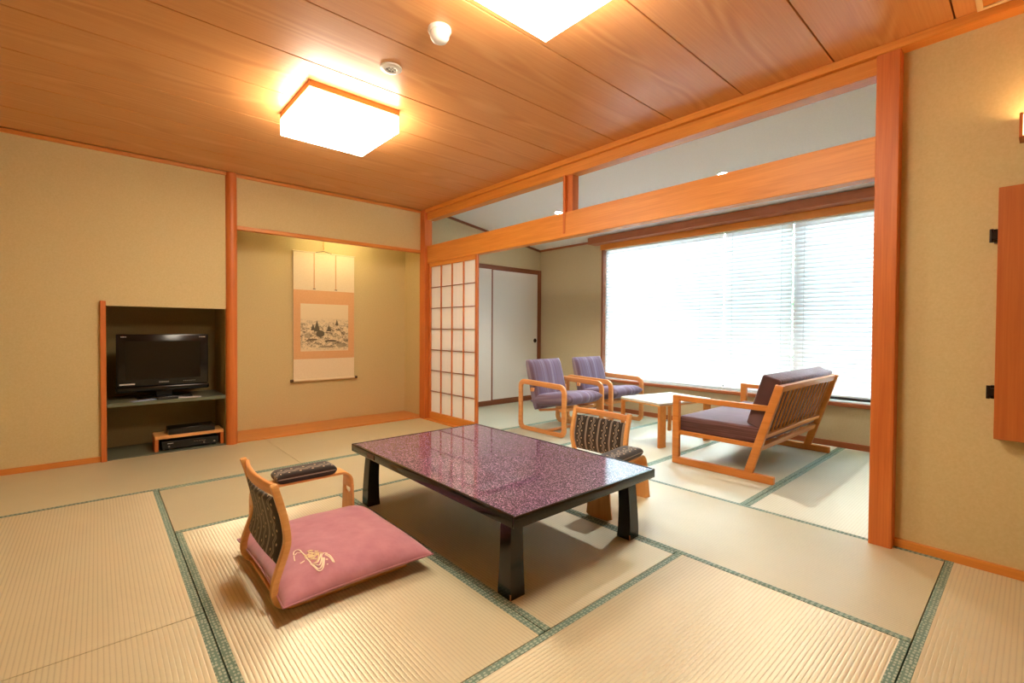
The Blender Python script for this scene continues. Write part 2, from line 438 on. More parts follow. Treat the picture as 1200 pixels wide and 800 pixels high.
# ceiling of boards
ceil = struct(box('ceiling', M_BEAMX, XL-.1, XB+.1, YF-.1, YA+.1, H+.03, H+.1))
P0, PP = 0.28, 0.4757
pk = MB().box(XL, XB, -PP/2+.0035, PP/2-.0035, -0.0, .03, 0.0015).build('ceiling_plank', M_PLANK, smooth=0); pd = pk.data; bpy.data.objects.remove(pk)
for k in range(-4, 10): link('ceiling_plank', pd, ceil, (0, P0+PP*(k+.5), H))
# veranda ceiling slopes to the window
ZV = lambda x: 2.357+0.15*(XW-x)
vc = MB().prism([(XB-.02, ZV(XB-.02)), (XW+.1, ZV(XW+.1)), (XW+.1, ZV(XW+.1)+.08), (XB-.02, ZV(XB-.02)+.08)], 1, YR-.1, YV+.1).build('ceiling', M_CEILW); struct(vc)

# walls
def wallmesh(name, mat, boxes):
    mb = MB()
    for b in boxes: mb.box(*b)
    return struct(mb.build(name, mat, smooth=0))
NX0, NX1, NZ = 0.056, 0.905, 1.278
TX0, TX1 = 1.0, XB
TZ = 2.035
wallmesh('wall_back', M_WALL, [(XL, NX0-.036, YA, YA+.08, -.05, H+.05), (NX0-.036, .91, YA, YA+.08, NZ, H+.05), (1.0, TX1+.04, YA, YA+.08, TZ+.03, H+.05), (.91, 1.0, YA+.04, YA+.08, -.05, H+.05)])
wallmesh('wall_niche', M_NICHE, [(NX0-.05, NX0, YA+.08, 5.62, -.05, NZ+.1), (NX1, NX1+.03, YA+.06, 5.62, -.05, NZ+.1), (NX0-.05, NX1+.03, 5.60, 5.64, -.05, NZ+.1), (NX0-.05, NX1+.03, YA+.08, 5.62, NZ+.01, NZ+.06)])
wallmesh('wall_alcove', M_WALL, [(TX0-.04, TX0-.005, YA+.06, 5.60, -.05, 2.48), (TX1, TX1+.04, YA+.0, 5.60, -.05, 2.48), (TX0-.05, TX1+.04, 5.59, 5.63, -.05, 2.48), (TX0-.05, TX1+.04, YA+.08, 5.63, 2.45, 2.49)])
wallmesh('wall_left', M_WALL, [(XL-.08, XL, YF, YA+.08, -.05, H+.05)])
wallmesh('wall_front', M_WALL, [(XL-.08, XB+.1, YF-.08, YF, -.05, H+.05)])
wallmesh('wall_right', M_WALL, [(XB+.012, XB+.09, YF-.08, .50, -.05, H+.05)])
WY0, WY1, WZ0, WZ1 = 0.55, 4.05, 0.43, 2.27
wallmesh('wall_window', M_VWALL, [(XW, XW+.14, YR-.1, WY0, -.05, 2.5), (XW, XW+.14, WY1, YV+.1, -.05, 2.5), (XW, XW+.14, WY0, WY1, -.05, WZ0), (XW, XW+.14, WY0, WY1, WZ1, 2.5)])
wallmesh('wall_veranda', M_VWALL, [(XB+.09, XW+.1, YV, YV+.08, -.05, 2.8), (XB+.04, XB+.10, YA, YV+.08, -.05, 2.8), (XB+.02, XW+.1, YR-.08, YR, -.05, 2.8)])
# outer blocking above the beam so no sky leaks in
wallmesh('wall_upper', M_CEILW, [(XB-.02, XB+.05, YR-.1, YV+.1, H+.03, 2.85), (XB+.035, XB+.068, YR-.1, YV, 2.43, 2.85)])

# timber: trims and baseboards
tn = [0]
def trim(mat, x0, x1, y0, y1, z0, z1, bev=.003, lab=None):
    tn[0] += 1; return struct(box('trim_%d' % tn[0], mat, x0, x1, y0, y1, z0, z1, None, bev), lab)
BX0 = 3.02
# lintel beam, struts, ceiling beam over the opening
trim(M_BEAMY, BX0, BX0+.085, .57, 4.965, 1.90, 2.112, .003, 'broad cypress lintel beam across the wide opening')
trim(M_BEAMY, BX0+.0, BX0+.10, .57, 4.965, 2.425, 2.513)
trim(M_BEAMY, BX0-.030, XB+.03, YF, 4.965, 2.512, 2.556, .003, 'cypress ceiling moulding above the opening')
trim(M_BEAMZ, BX0+.02, BX0+.10, 2.655, 2.745, 2.105, 2.43, .003, 'short strut between lintel beam and ceiling moulding')
trim(M_BEAMZ, BX0-.007, BX0+.02, 2.718, 2.742, 1.93, 2.43, .002, 'thin batten crossing the lintel beam')
trim(M_BEAMZ, BX0-.02, BX0+.085, .475, .572, -.045, H, .004, 'square cypress pillar right of the opening')
trim(M_BEAMZ, 2.985, 3.09, 4.965, 5.085, -.045, H, .004, 'square cypress pillar between alcove and shoji')
trim(M_BEAMX, XL, 2.99, YA-.018, YA+.02, 2.525, 2.556)
trim(M_BEAMX, 1.0, 2.99, YA-.012, YA+.05, TZ, TZ+.036, .003, 'thin cypress lintel over the alcove')
trim(M_BEAMZ, NX0-.036, NX0, YA-.03, YA+.09, -.045, 1.315, .003, 'slim cypress post left of the television niche')
tp = MB().tube([(0, 0, -.045), (0, 0, .9), (0.002, 0, 1.8), (0, 0, H)], .048, 20).build('trim_20', M_BEAMZ, None, 0.8, (.953, YA+.005, 0)); struct(tp, 'round polished log pillar beside the alcove')
struct(box('trim_21', M_BOARD, TX0-.005, TX1, YA-.005, 5.59, -.04, .014, None, .003), 'wooden floor board of the alcove')
struct(box('baseboard_back', M_BEAMX, XL, NX0-.036, YA-.012, YA+.01, 0, .045, None, .002))
struct(box('baseboard_right', M_BEAMY, XB-.006, XB+.02, YF, .475, 0, .042, None, .002))
struct(box('baseboard_window', M_TRIMY, XW-.016, XW+.01, YR, YV, 0, .055, None, .002))
# veranda trims
trim(M_DARKX, 3.09, XW, YV-.02, YV+.01, 1.985, 2.035, .002, 'head rail above the sliding closet doors')
trim(M_DARKX, 3.09, XW, YV-.022, YV+.01, 0, .06, .002)
struct(MB().prism([(3.09, ZV(3.09)-.03), (XW, ZV(XW)-.03), (XW, ZV(XW)), (3.09, ZV(3.09))], 1, YV-.02, YV+.01).build('trim_30', M_DARKX))
trim(M_TRIMY, XW-.02, XW+.01, YR, YV, 2.33, 2.36)
trim(M_DARKZ, 5.235, XW, YV-.03, YV+.01, 0, 2.035)
trim(M_TRIMY, 5.10, XW, YR, 4.17, 2.285, 2.372, .003, 'long wooden curtain box above the window')

# niche shelf and floor
struct(box('trim_31', M_SHELF, NX0, NX1, YA+.005, 5.60, .437, .468, None, .002), 'grey green shelf in the television niche')
struct(box('trim_32', M_SHELF, NX0, NX1, YA, 5.60, -.04, .004, None, .001), 'grey green base board of the television niche')

# shoji screen
sh = holder('door_1', (3.05, 0, 0), label='white paper shoji lattice screen at the alcove pillar')
SY0, SY1, SZ0, SZ1 = 3.985, 4.955, .012, 1.9
def sb(name, y0, y1, z0, z1, mat, t=.015, par=sh): return box(name, mat, -t, t, y0, y1, z0, z1, par, .002)
sb('stile', SY0, SY0+.034, SZ0, SZ1, M_BEAMZ); sb('stile', SY1-.03, SY1, SZ0, SZ1, M_BEAMZ)
sb('rail', SY0+.034, SY1-.03, SZ1-.045, SZ1, M_BEAMY, .0145); sb('rail', SY0+.034, SY1-.03, SZ0, SZ0+.085, M_BEAMY, .0145)
ys = [SY0+.034+(SY1-.03-SY0-.034)*i/4 for i in range(5)]; zs = [SZ0+.085+(SZ1-.045-SZ0-.085)*i/7 for i in range(8)]
for y in ys[1:-1]: sb('lattice_bar', y-.005, y+.005, zs[0], zs[-1], M_BEAMZ, .009)
for z in zs[1:-1]: sb('lattice_bar', ys[0], ys[-1], z-.0045, z+.0045, M_DARKZ, .008)
for i in range(4):
    for j in range(7): box('paper_pane', M_SHOJI, .0095, .0105, ys[i], ys[i+1], zs[j], zs[j+1], sh)
struct(box('trim_33', M_BEAMY, 2.985, 3.11, SY0, 4.965, -.04, .012, None, .002))

# sliding closet doors at the veranda end
def fusuma(n, x0, x1, y, lab, handle):
    d = holder('door_%d' % n, (0, y, 0), label=lab)
    box('panel', M_FUSUMA, x0+.012, x1-.012, -.012, .012, .06, 1.985, d)
    for a, b in ((x0, x0+.024), (x1-.024, x1)): box('stile', M_DARKZ, a, b, -.016, .014, .06, 1.985, d, .002)
    for a, b in ((.06, .078), (1.967, 1.985)): box('rail', M_DARKX, x0+.024, x1-.024, -.0155, .014, a, b, d, .002)
    if handle:
        h = MB().lathe([(.0, .0), (.030, .0), (.034, -.006), (.030, -.009), (.024, -.004), (.0, -.003)], 20, (x1-.075, -.012, .93), 1).build('handle', M_IRON, d); h['label'] = 'round bronze finger pull'
fusuma(2, 3.12, 4.28, YV-.030, 'left white sliding closet door partly behind the shoji', False)
fusuma(3, 4.255, 5.235, YV-.001, 'right white sliding closet door with round finger pull', True)

# window
win = holder('window_1', (XW, 0, 0), label='wide veranda window behind white blinds')
box('sill', M_TRIMY, -.05, .14, WY0, WY1+.02, WZ0-.035, WZ0, win, .003)
box('sill_strip', M_ALU, -.02, .14, WY0, WY1, WZ0, WZ0+.012, win, .002)
box('head', M_BEAMY, -.03, -.002, WY0, WY1+.02, 2.212, 2.288, win, .003); box('head', M_TRIMY, -.002, .14, WY0, WY1, WZ1-.02, WZ1+.01, win, .003)
for y0, y1 in ((WY1-.028, WY1+.006), (WY0-.02, WY0+.03)): box('jamb', M_DARKZ, -.02, .14, y0, y1, WZ0, WZ1, win, .003)
MUL = 1.622
for y0, y1 in ((WY1-.03, MUL), (MUL, WY0+.03)):
    sf = MB()
    a, b = min(y0, y1), max(y0, y1)
    for bx in ((a, a+.045), (b-.045, b)): sf.box(.085, .115, bx[0], bx[1], WZ0+.012, WZ1-.02)
    sf.box(.085, .115, a+.045, b-.045, WZ0+.012, WZ0+.06); sf.box(.085, .115, a+.045, b-.045, WZ1-.065, WZ1-.02)
    f = sf.build('sash', M_IRON, win, 0)
    box('pane', M_GLASS, .098, .102, a+.045, b-.045, WZ0+.06, WZ1-.065, f)

# venetian blinds
def slat_mesh(L):
    prof = [(-.032, 0), (-.016, .0028), (0, .0038), (.016, .0028), (.032, 0)]
    mb = MB(); mb.grid(lambda u, v: Vector((prof[round(v*4)][0], (u-.5)*L, prof[round(v*4)][1])), 1, 4)
    o = mb.build('slat', M_SLAT, None, 1.2); d = o.data; bpy.data.objects.remove(o); return d
def blind(y0, y1, zb, tilt, lab, cords):
    t = thing('venetian_blind', lab, 'blind', (XW+.035, (y0+y1)/2, 0), 0, 'venetian blinds in the veranda window')
    L = y1-y0
    MB().box(-.022, .022, -L/2, L/2, 2.20, 2.245, .003).build('head_rail', M_ALU, t)
    MB().box(-.02, .02, -L/2, L/2, zb, zb+.018, .004).build('bottom_rail', M_ALU, t)
    d = slat_mesh(L-.006); n = 41; z = 2.178
    while z > zb+.03:
        o = link('slat', d, t, (0, 0, z)); o.rotation_euler = (0, tilt, 0); z -= 0.0425
    for c in cords: MB().tube([(-.028, c, zb+.01), (-.028, c, 2.22)], .0022, 6).build('ladder_cord', M_CORD, t)
blind(2.371, 4.015, .448, math.radians(-64), 'long white venetian blind at the left, behind the armchairs', (-.55, 0, .55))
blind(1.672, 2.365, .448, math.radians(-64), 'middle white venetian blind, between the two others, behind sofa', (-.25, .25))
blind(.60, 1.662, .475, math.radians(-66), 'right white venetian blind next to the pillar, ending just above the sill', (-.4, .43))

# ------------------------------------------------------------------ ceiling lamps and fittings
def ceiling_lamp(loc, lab):
    t = thing('ceiling_lamp', lab, 'lamp', loc, 0, 'square ceiling lamps')
    fr = MB()
    for a in ((-.29, .29, -.29, -.262), (-.29, .29, .262, .29), (-.29, -.262, -.262, .262), (.262, .29, -.262, .262)): fr.box(a[0], a[1], a[2], a[3], -.036, 0)
    fr.build('wooden_frame', M_BEAMX, t, 0)
    s = .287
    MB().box(-s, s, -s, s, -.150, -.040, .003).build('shade', M_LAMP, t, 0)
    for x in (-s, s):
        for y in (-s, s): MB().box(x-.003, x+.003, y-.003, y+.003, -.149, -.042).build('corner_rib', M_WHITEP, t, 0)
    MB().box(-.2, .2, -.2, .2, -.047, -.0).build('mounting_plate', M_WHITEP, t, 0)
    return t
cl = ceiling_lamp((1.227, 3.14, H), 'square glowing ceiling lamp with wooden frame nearer the alcove')
dup(cl, (1.245, 1.22, H), None, 'square glowing ceiling lamp cut by the top edge of the photo')

t = thing('smoke_detector', 'white domed detector on the ceiling between the two lamps', 'detector', (1.252, 1.95, H))
MB().lathe([(0, 0), (.055, 0), (.057, -.012), (.052, -.022), (0, -.022)], 28).build('base', M_WHITEP, t, .7)
MB().lathe([(0, -.022), (.048, -.022), (.046, -.042), (.036, -.058), (.02, -.066), (0, -.068)], 28).build('dome', M_WHITEP, t, 1.2)
t = thing('ceiling_speaker', 'small flat white ring speaker in the ceiling beside the lamp', 'speaker', (1.236, 2.42, H))
MB().lathe([(.028, 0), (.06, 0), (.058, -.008), (.036, -.014), (.028, -.010), (.028, 0)], 28).build('ring', M_WHITEP, t, .6)
MB().lathe([(0, -.004), (.027, -.004), (.027, -.008), (0, -.008)], 24).build('grille', M_GREY, t, .6)
for a in range(6):
    q = math.radians(60*a); MB().box(.006, .026, -.0015, .0015, -.010, -.008).build('grille_rib', M_WHITEP, t, 0).rotation_euler = (0, 0, q)
t = thing('access_hatch', 'cream framed wooden ceiling hatch at the upper right corner', 'hatch', (2.775, -.0, H))
f = MB()
for a in ((-.205, .205, .185, .205), (-.205, .205, -.205, -.185), (-.205, -.185, -.185, .185), (.185, .205, -.185, .185)): f.box(a[0], a[1], a[2], a[3], -.012, 0)
f.build('frame', M_CREAM, t, 0); box('panel', M_BEAMY, -.185, .185, -.185, .185, -.006, 0, t)
box('catch', M_IRON, -.03, .03, .207, .232, -.014, 0, t, .002)

def downlight(x, y, lab):
    t = thing('downlight', lab, 'light', (x, y, ZV(x)), 0, 'downlights in the veranda ceiling'); t.rotation_euler = (0, math.atan(.15), 0)
    MB().lathe([(.045, .0), (.062, .0), (.060, -.008), (.047, -.006), (.045, .0)], 24).build('trim_ring', M_ALU, t, .6)
    MB().lathe([(0, .0), (.045, .0), (.045, -.003), (0, -.003)], 24).build('lens', M_SPOT, t, .6)
    sl = bpy.data.lights.new('downlight_beam', 'SPOT'); sl.energy = SPOT_W; sl.spot_size = math.radians(104); sl.spot_blend = .6; sl.shadow_soft_size = .04; sl.color = (1.0, .93, .84)
    so = bpy.data.objects.new('downlight_beam', sl); C.objects.link(so); so.parent = t; so.location = (0, 0, -.02)
    return t
downlight(4.237, 1.907, 'round downlight showing above the lintel beam, right of the strut')
downlight(4.192, 3.877, 'bright round downlight just left of the strut')

# wall sconce and wooden wall cabinet on the right wall
t = thing('wall_sconce', 'small wooden box sconce glowing upward on the right wall', 'lamp', (XB+.012, -.068, 1.99))
for y in (-.13, .13): MB().box(-.10, 0, y-.006, y+.006, -.05, .055, .001).build('side_frame', M_CAB, t, 0)
MB().box(-.102, -.095, -.125, .125, -.045, .045).build('paper_front', M_SCONP, t, 0)
MB().box(-.10, 0, -.124, .124, -.05, -.042).build('base_board', M_CAB, t, 0)
MB().tube([(-.05, -.09, .035), (-.05, .09, .035)], .016, 12).build('lamp_tube', M_SCON, t, 1)
t = thing('wall_cabinet', 'reddish brown hinged wooden cabinet on the right wall', 'cabinet', (XB+.012, 0, 0))
box('body', M_CAB, -.045, 0, -.62, .122, .625, 1.742, t, .002)
box('door', M_CAB, -.067, -.047, -.62, .126, .622, 1.745, t, .002)
for z in (1.535, .83):
    hb = MB().box(-.045, 0, .122, .14, z-.03, z+.03, .002).box(-.058, -.045, .124, .146, z-.018, z+.018, .002)
    hb.tube([(-.052, .146, z-.03), (-.052, .146, z+.03)], .007, 8); hb.build('hinge', M_IRON, t, .6)

# alcove lamp hidden behind the alcove lintel
t = thing('alcove_lamp', 'tube lamp fixed behind the alcove lintel', 'lamp', (2.12, YA+.14, 2.16))
MB().tube([(-.35, 0, 0), (.35, 0, 0)], .014, 12).build('tube', M_TUBE, t, 1)
MB().box(-.4, .4, -.035, -.02, -.03, .03, .002).box(-.4, -.365, -.035, .015, -.02, .02).box(.365, .4, -.035, .015, -.02, .02).build('holder', M_WHITEP, t, 0)

# ------------------------------------------------------------------ hanging scroll
def scroll_picture():
    k = Mat('ink_landscape_paper'); uv = k.coord('UV'); sep = k.n('ShaderNodeSeparateXYZ'); k.l(uv, sep.inputs[0]); u, v = sep.outputs[0], sep.outputs[1]
    n1 = k.noise(k.map(uv, (1.0, 1.6, 1)), 9, 6, 0.65, 0.8); n2 = k.noise(k.map(uv, (1, 2.2, 1)), 26, 4, 0.7)
    band = k.math('MULTIPLY', k.math('SMOOTH_MIN', 1.0, k.math('MAXIMUM', k.math('MULTIPLY', k.math('SUBTRACT', 0.72, v), 4.0), 0.0), 0.2),
                  k.math('MINIMUM', k.math('MAXIMUM', k.math('MULTIPLY', v, 7.0), 0.0), 1.0))
    ink = k.math('MULTIPLY', k.math('MAXIMUM', k.math('SUBTRACT', k.math('ADD', k.math('MULTIPLY', n1, 0.6), k.math('MULTIPLY', n2, 0.6)), 0.57), 0.0), 8.0)
    ink = k.math('MINIMUM', k.math('MULTIPLY', ink, band), 0.8)
    def tri(cu, v0, v1, w):
        hgt = k.math('DIVIDE', k.math('SUBTRACT', v1, v), v1-v0)
        ww = k.math('MULTIPLY', k.math('MULTIPLY', hgt, w), k.math('ADD', 0.75, k.math('MULTIPLY', n2, 0.6)))
        inside = k.math('LESS_THAN', k.math('ABSOLUTE', k.math('SUBTRACT', u, cu)), ww)
        return k.math('MULTIPLY', k.math('MULTIPLY', inside, k.math('GREATER_THAN', v, v0)), 0.85)
    for a in ((.33, .42, .66, .06), (.25, .44, .58, .045), (.58, .42, .56, .05), (.75, .55, .68, .035)): ink = k.math('MAXIMUM', ink, tri(*a))
    def blob(cu, cv, a, b, s):
        du = k.math('DIVIDE', k.math('SUBTRACT', u, cu), a); dv = k.math('DIVIDE', k.math('SUBTRACT', v, cv), b)
        r = k.math('ADD', k.math('ADD', k.math('MULTIPLY', du, du), k.math('MULTIPLY', dv, dv)), k.math('MULTIPLY', n2, 0.8))
        return k.math('MULTIPLY', k.math('LESS_THAN', r, 1.35), s)
    for a in ((.40, .37, .09, .07, .85), (.24, .245, .10, .022, .8), (.62, .215, .13, .022, .85), (.55, .09, .18, .02, .6), (.15, .33, .08, .05, .45), (.85, .12, .12, .05, .5)): ink = k.math('MAXIMUM', ink, blob(*a))
    k.base(k.mix(ink, S2L((234, 216, 178)), S2L((34, 28, 22)))); k.set(Roughness=0.8); return k.m
M_PIC = scroll_picture()
M_SILKW = plaster('cream_scroll_silk', (232, 214, 180), (238, 222, 190))
M_SILKO = plaster('apricot_scroll_brocade', (222, 172, 122), (228, 180, 132))
t = thing('hanging_scroll', 'hanging scroll with an ink landscape on the alcove wall', 'scroll', (2.0, 5.565, 0))
box('backing', M_SILKW, -.348, .355, -.004, .004, .505, 1.97, t)
box('brocade_field', M_SILKO, -.346, .353, -.0052, -.0042, .75, 1.54, t)
pm = MB(); pm.grid(lambda u, v: Vector((-.272+.552*u, -.0062, .838+.546*v)), 1, 1, lambda u, v: (u, v)); pm.grid(lambda u, v: Vector((-.272+.552*u, -.0052, .838+.546*v)), 1, 1, lambda u, v: (u, v))
p = pm.build('painting', M_PIC, t, 0); p['label'] = 'grey ink painting of trees and hills'
for x in (-.12, .13): box('hanging_ribbon', M_SILKO, x-.005, x+.005, -.0075, -.0055, 1.56, 1.97, t); box('ribbon_tip', M_ROLLER, x-.014, x+.014, -.008, -.0055, 1.553, 1.561, t)
MB().tube([(-.36, 0, 1.975), (.367, 0, 1.975)], .008, 10).build('top_rod', M_SILKW, t, 1)
MB().tube([(-.352, -.01, .508), (.358, -.01, .508)], .013, 12).build('roller', M_SILKW, t, 1)
for a, b in ((-.382, -.352), (.358, .388)): MB().tube([(a, -.01, .508), (b, -.01, .508)], .016, 12).build('roller_knob', M_ROLLER, t, 1)
MB().tube([(-.1, -.006, 1.98), (-.01, -.006, 2.002), (.08, -.006, 1.98)], .003, 6).build('hanging_cord', M_ROLLER, t, 1)
MB().tube([(-.012, -.004, 2.45), (-.012, -.004, 2.06), (-.012, -.014, 2.035), (-.012, -.004, 2.022)], .005, 6).build('hanging_hook', M_ASHY, t, 1)

# ------------------------------------------------------------------ television niche contents
t = thing('television', 'black flat television standing on the grey green niche shelf', 'television', (.457, 5.29, .468))
MB().box(-.336, .336, -.035, .04, .112, .572, .008, 2).build('cabinet', M_TVB, t)
MB().box(-.272, .272, -.0365, -.034, .172, .512, .001).build('screen', M_SCREEN, t)
MB().box(-.342, .342, -.045, .04, .062, .112, .014, 3).build('speaker_bar', M_TVB, t)
MB().box(-.20, .20, -.12, .12, 0.0, .018, .006, 2).build('stand_base', M_TVB, t)
MB().box(-.06, .06, -.01, .05, .018, .065, .004).build('stand_neck', M_MATTE, t)
def dashes(x0, n, w, gap, z, h, y, mat, par, name='print'):
    mb = MB()
    for i in range(n): mb.box(x0+i*(w+gap), x0+i*(w+gap)+w, y-.0008, y, z, z+h)
    return mb.build(name, mat, par, 0)
dashes(-.305, 5, .006, .002, .545, .008, -.035, M_MARK, t, 'logo_print'); dashes(.265, 6, .006, .002, .545, .007, -.035, M_MARK, t, 'logo_print')
dashes(-.04, 5, .012, .003, .137, .012, -.035, M_GREY, t, 'logo_print'); dashes(.14, 7, .008, .006, .140, .006, -.035, M_GREY, t, 'button_print')
MB().box(-.315, -.21, -.0362, -.034, .128, .140, .001).build('sticker', M_MARK, t, 0)

def sheet(name, lab, cat, loc, rz, w, d, mat, group, z=.003):
    o = MB().box(-w/2, w/2, -d/2, d/2, 0, z, .0008).build(name, mat, None, 0, loc); o.rotation_euler = (0, 0, rz); return tag(o, lab, cat, group)
sheet('leaflet', 'pale blue leaflet lying left in front of the television', 'leaflet', (.30, 5.118, .4685), math.radians(24), .19, .06, M_PAPERB, 'leaflets on the television shelf', .006)
sheet('leaflet', 'white leaflet lying right in front of the television', 'leaflet', (.62, 5.118, .4685), math.radians(-14), .19, .06, M_PAPERW, 'leaflets on the television shelf', .006)
t = thing('remote_control', 'slim dark remote control between the two leaflets', 'remote control', (.465, 5.10, .4685), math.radians(4))
MB().box(-.075, .075, -.02, .02, .0, .018, .004, 2).build('body', M_MATTE, t)
mb = MB()
for i in range(6):
    for j in (-.009, .003): mb.box(-.06+.02*i, -.05+.02*i, j, j+.006, .018, .0195)
mb.build('button', M_GREY, t, 0)['kind'] = 'stuff'
t = thing('equipment_stand', 'low honey coloured wooden stand in the bottom of the niche', 'stand', (.635, 5.25, .004))
MB().box(-.262, .262, -.125, .125, .108, .135, .004, 2).build('top', M_ASH, t)
for x in (-.248, .248): MB().box(x-.014, x+.014, -.12, .12, 0, .108, .002).build('leg', M_BEAMZ, t)
t = thing('set_top_box', 'flat black box on top of the low wooden stand', 'electronics', (.650, 5.24, .139))
MB().box(-.178, .178, -.095, .095, .0, .055, .004, 2).build('case', M_TVB, t); MB().box(-.17, .17, -.097, -.095, .008, .045).build('front_panel', M_SCREEN, t, 0)
t = thing('disc_recorder', 'black disc recorder underneath the low wooden stand', 'electronics', (.640, 5.24, .004))
MB().box(-.215, .215, -.10, .12, .012, .078, .003).build('case', M_MATTE, t); MB().box(-.21, .21, -.103, -.10, .016, .074).build('front_panel', M_TVB, t, 0)
dashes(-.175, 4, .008, .003, .058, .007, -.103, M_MARK, t, 'logo_print'); dashes(.02, 5, .014, .006, .052, .005, -.103, M_GREY, t, 'button_print')
for x in (-.165, .10, .18): MB().lathe([(0, 0), (.008, 0), (.007, -.006), (0, -.006)], 12, (x, -.103, .034), 1).build('knob', M_GREY, t)
for x in (-.18, .18):
    for y in (-.07, .09): MB().box(x-.015, x+.015, y-.015, y+.015, 0, .012).build('foot', M_MATTE, t, 0)

# ------------------------------------------------------------------ low lacquer table
t = thing('low_table', 'low black lacquer table with glittering purple top on the tatami', 'table', (1.70, 2.105, 0))
TH, hx, hy = .372, .497, .775
rim = MB()
rim.prism([(-hx+.012, -hy+.012), (hx-.012, -hy+.012), (hx-.012, hy-.012), (-hx+.012, hy-.012)], 2, TH-.052, TH-.006)
for a in ((-hx, hx, -hy, -hy+.016), (-hx, hx, hy-.016, hy), (-hx, -hx+.016, -hy+.016, hy-.016), (hx-.016, hx, -hy+.016, hy-.016)): rim.box(a[0], a[1], a[2], a[3], TH-.046, TH, .003, 2)
rim.build('rim', M_BLACK, t, .4)
MB().box(-hx+.016, hx-.016, -hy+.016, hy-.016, TH-.012, TH-.002).build('tabletop', M_GLIT, t, 0)
apr = MB()
for a in ((-hx+.10, hx-.10, -hy+.075, -hy+.10), (-hx+.10, hx-.10, hy-.10, hy-.075), (-hx+.06, -hx+.085, -hy+.12, hy-.12), (hx-.085, hx-.06, -hy+.12, hy-.12)): apr.box(a[0], a[1], a[2], a[3], TH-.085, TH-.05, .002)
apr.build('apron', M_BLACK, t, 0)
for sx in (-1, 1):
    for sy in (-1, 1):
        mb = MB(); rings = []
        for k in range(9):
            q = k/8; z = q*(TH-.05); s = .066+.016*(1-q)**2; ox = .048+.016*(q**1.5); 
            cx, cy = sx*(hx-ox-s/2+.008), sy*(hy-ox-.03-s/2+.008)
            r = [(cx+dx*s/2, cy+dy*s/2, z) for dx, dy in ((-1, -1), (1, -1), (1, 1), (-1, 1))]
            rings.append([mb.bm.verts.new(p) for p in r])
        for a, b in zip(rings, rings[1:]):
            for i in range(4): mb.bm.faces.new((a[i], a[(i+1) % 4], b[(i+1) % 4], b[i]))
        mb.bm.faces.new(rings[0][::-1]); mb.bm.faces.new(rings[-1])
        es = [e for e in mb.bm.edges if abs(e.verts[0].co.z-e.verts[1].co.z) > .01]
        bmesh.ops.bevel(mb.bm, geom=es, offset=.003, segments=2, profile=.5, affect='EDGES')
        lg = mb.build('leg', M_BLACK, t, .5)
        if sy < 0:
            x0, y0 = sx*(hx-.048-.082/2+.008), sy*(hy-.078-.082/2+.008); x0 -= .041 if sx < 0 else -.041; x0 = x0 if sx < 0 else x0-.082; y0 -= .041
            c = MB().box(x0-.0008, x0+.004, y0-.0008, y0+.004, .0, .026).build('worn_corner', M_CHIP, lg, 0); c['label'] = 'corner worn down to bare wood'
p = box('edge_inlay', M_PATCH, -hx-.002, -hx+.004, .455, .545, TH-.040, TH-.012, t, .001); p['label'] = 'brown patch on the table edge'
MB().tube(spline([(.30, -.30, TH-.085), (.31, -.33, TH-.125), (.33, -.36, TH-.12), (.34, -.38, TH-.085)], 4), .006, 8).build('cord_loop', M_MATTE, t, 1)

# ------------------------------------------------------------------ legless chairs
def ring_offset(path, t):
    """2-D path -> closed outline of a strip of thickness t"""
    L, R = [], []
    for i, p in enumerate(path):
        a, b = path[max(i-1, 0)], path[min(i+1, len(path)-1)]; d = Vector((b[0]-a[0], b[1]-a[1])); d.normalize(); n = Vector((-d.y, d.x))
        L.append((p[0]+n.x*t/2, p[1]+n.y*t/2)); R.append((p[0]-n.x*t/2, p[1]-n.y*t/2))
    return L+R[::-1]
def strip(path, t, lo, hi, axis=1, bev=.003):
    """bent strip: path in the plane across axis, width lo..hi along axis (numbers or lists)"""
    mb = MB(); n = len(path)
    lo = lo if isinstance(lo, list) else [lo]*n; hi = hi if isinstance(hi, list) else [hi]*n
    o = ring_offset(path, t); L, R = o[:n], o[n:][::-1]
    def P(p, q): return Vector(((q, p[0], p[1]), (p[0], q, p[1]), (p[0], p[1], q))[axis])
    rings = [[mb.bm.verts.new(P(L[i], lo[i])), mb.bm.verts.new(P(L[i], hi[i])), mb.bm.verts.new(P(R[i], hi[i])), mb.bm.verts.new(P(R[i], lo[i]))] for i in range(n)]
    for a, b in zip(rings, rings[1:]):
        for i in range(4): mb.bm.faces.new((a[i], a[(i+1) % 4], b[(i+1) % 4], b[i]))
    mb.bm.faces.new(rings[0][::-1]); mb.bm.faces.new(rings[-1])
    if bev:
        es = [e for e in mb.bm.edges if len(e.link_faces) == 2 and e.link_faces[0].normal.length >= 0 and e.calc_face_angle(0) > 1.0]
        mb.bm.normal_update(); es = [e for e in mb.bm.edges if e.calc_face_angle(0) > 1.0]
        bmesh.ops.bevel(mb.bm, geom=es, offset=bev, segments=2, profile=.5, affect='EDGES')
    return mb

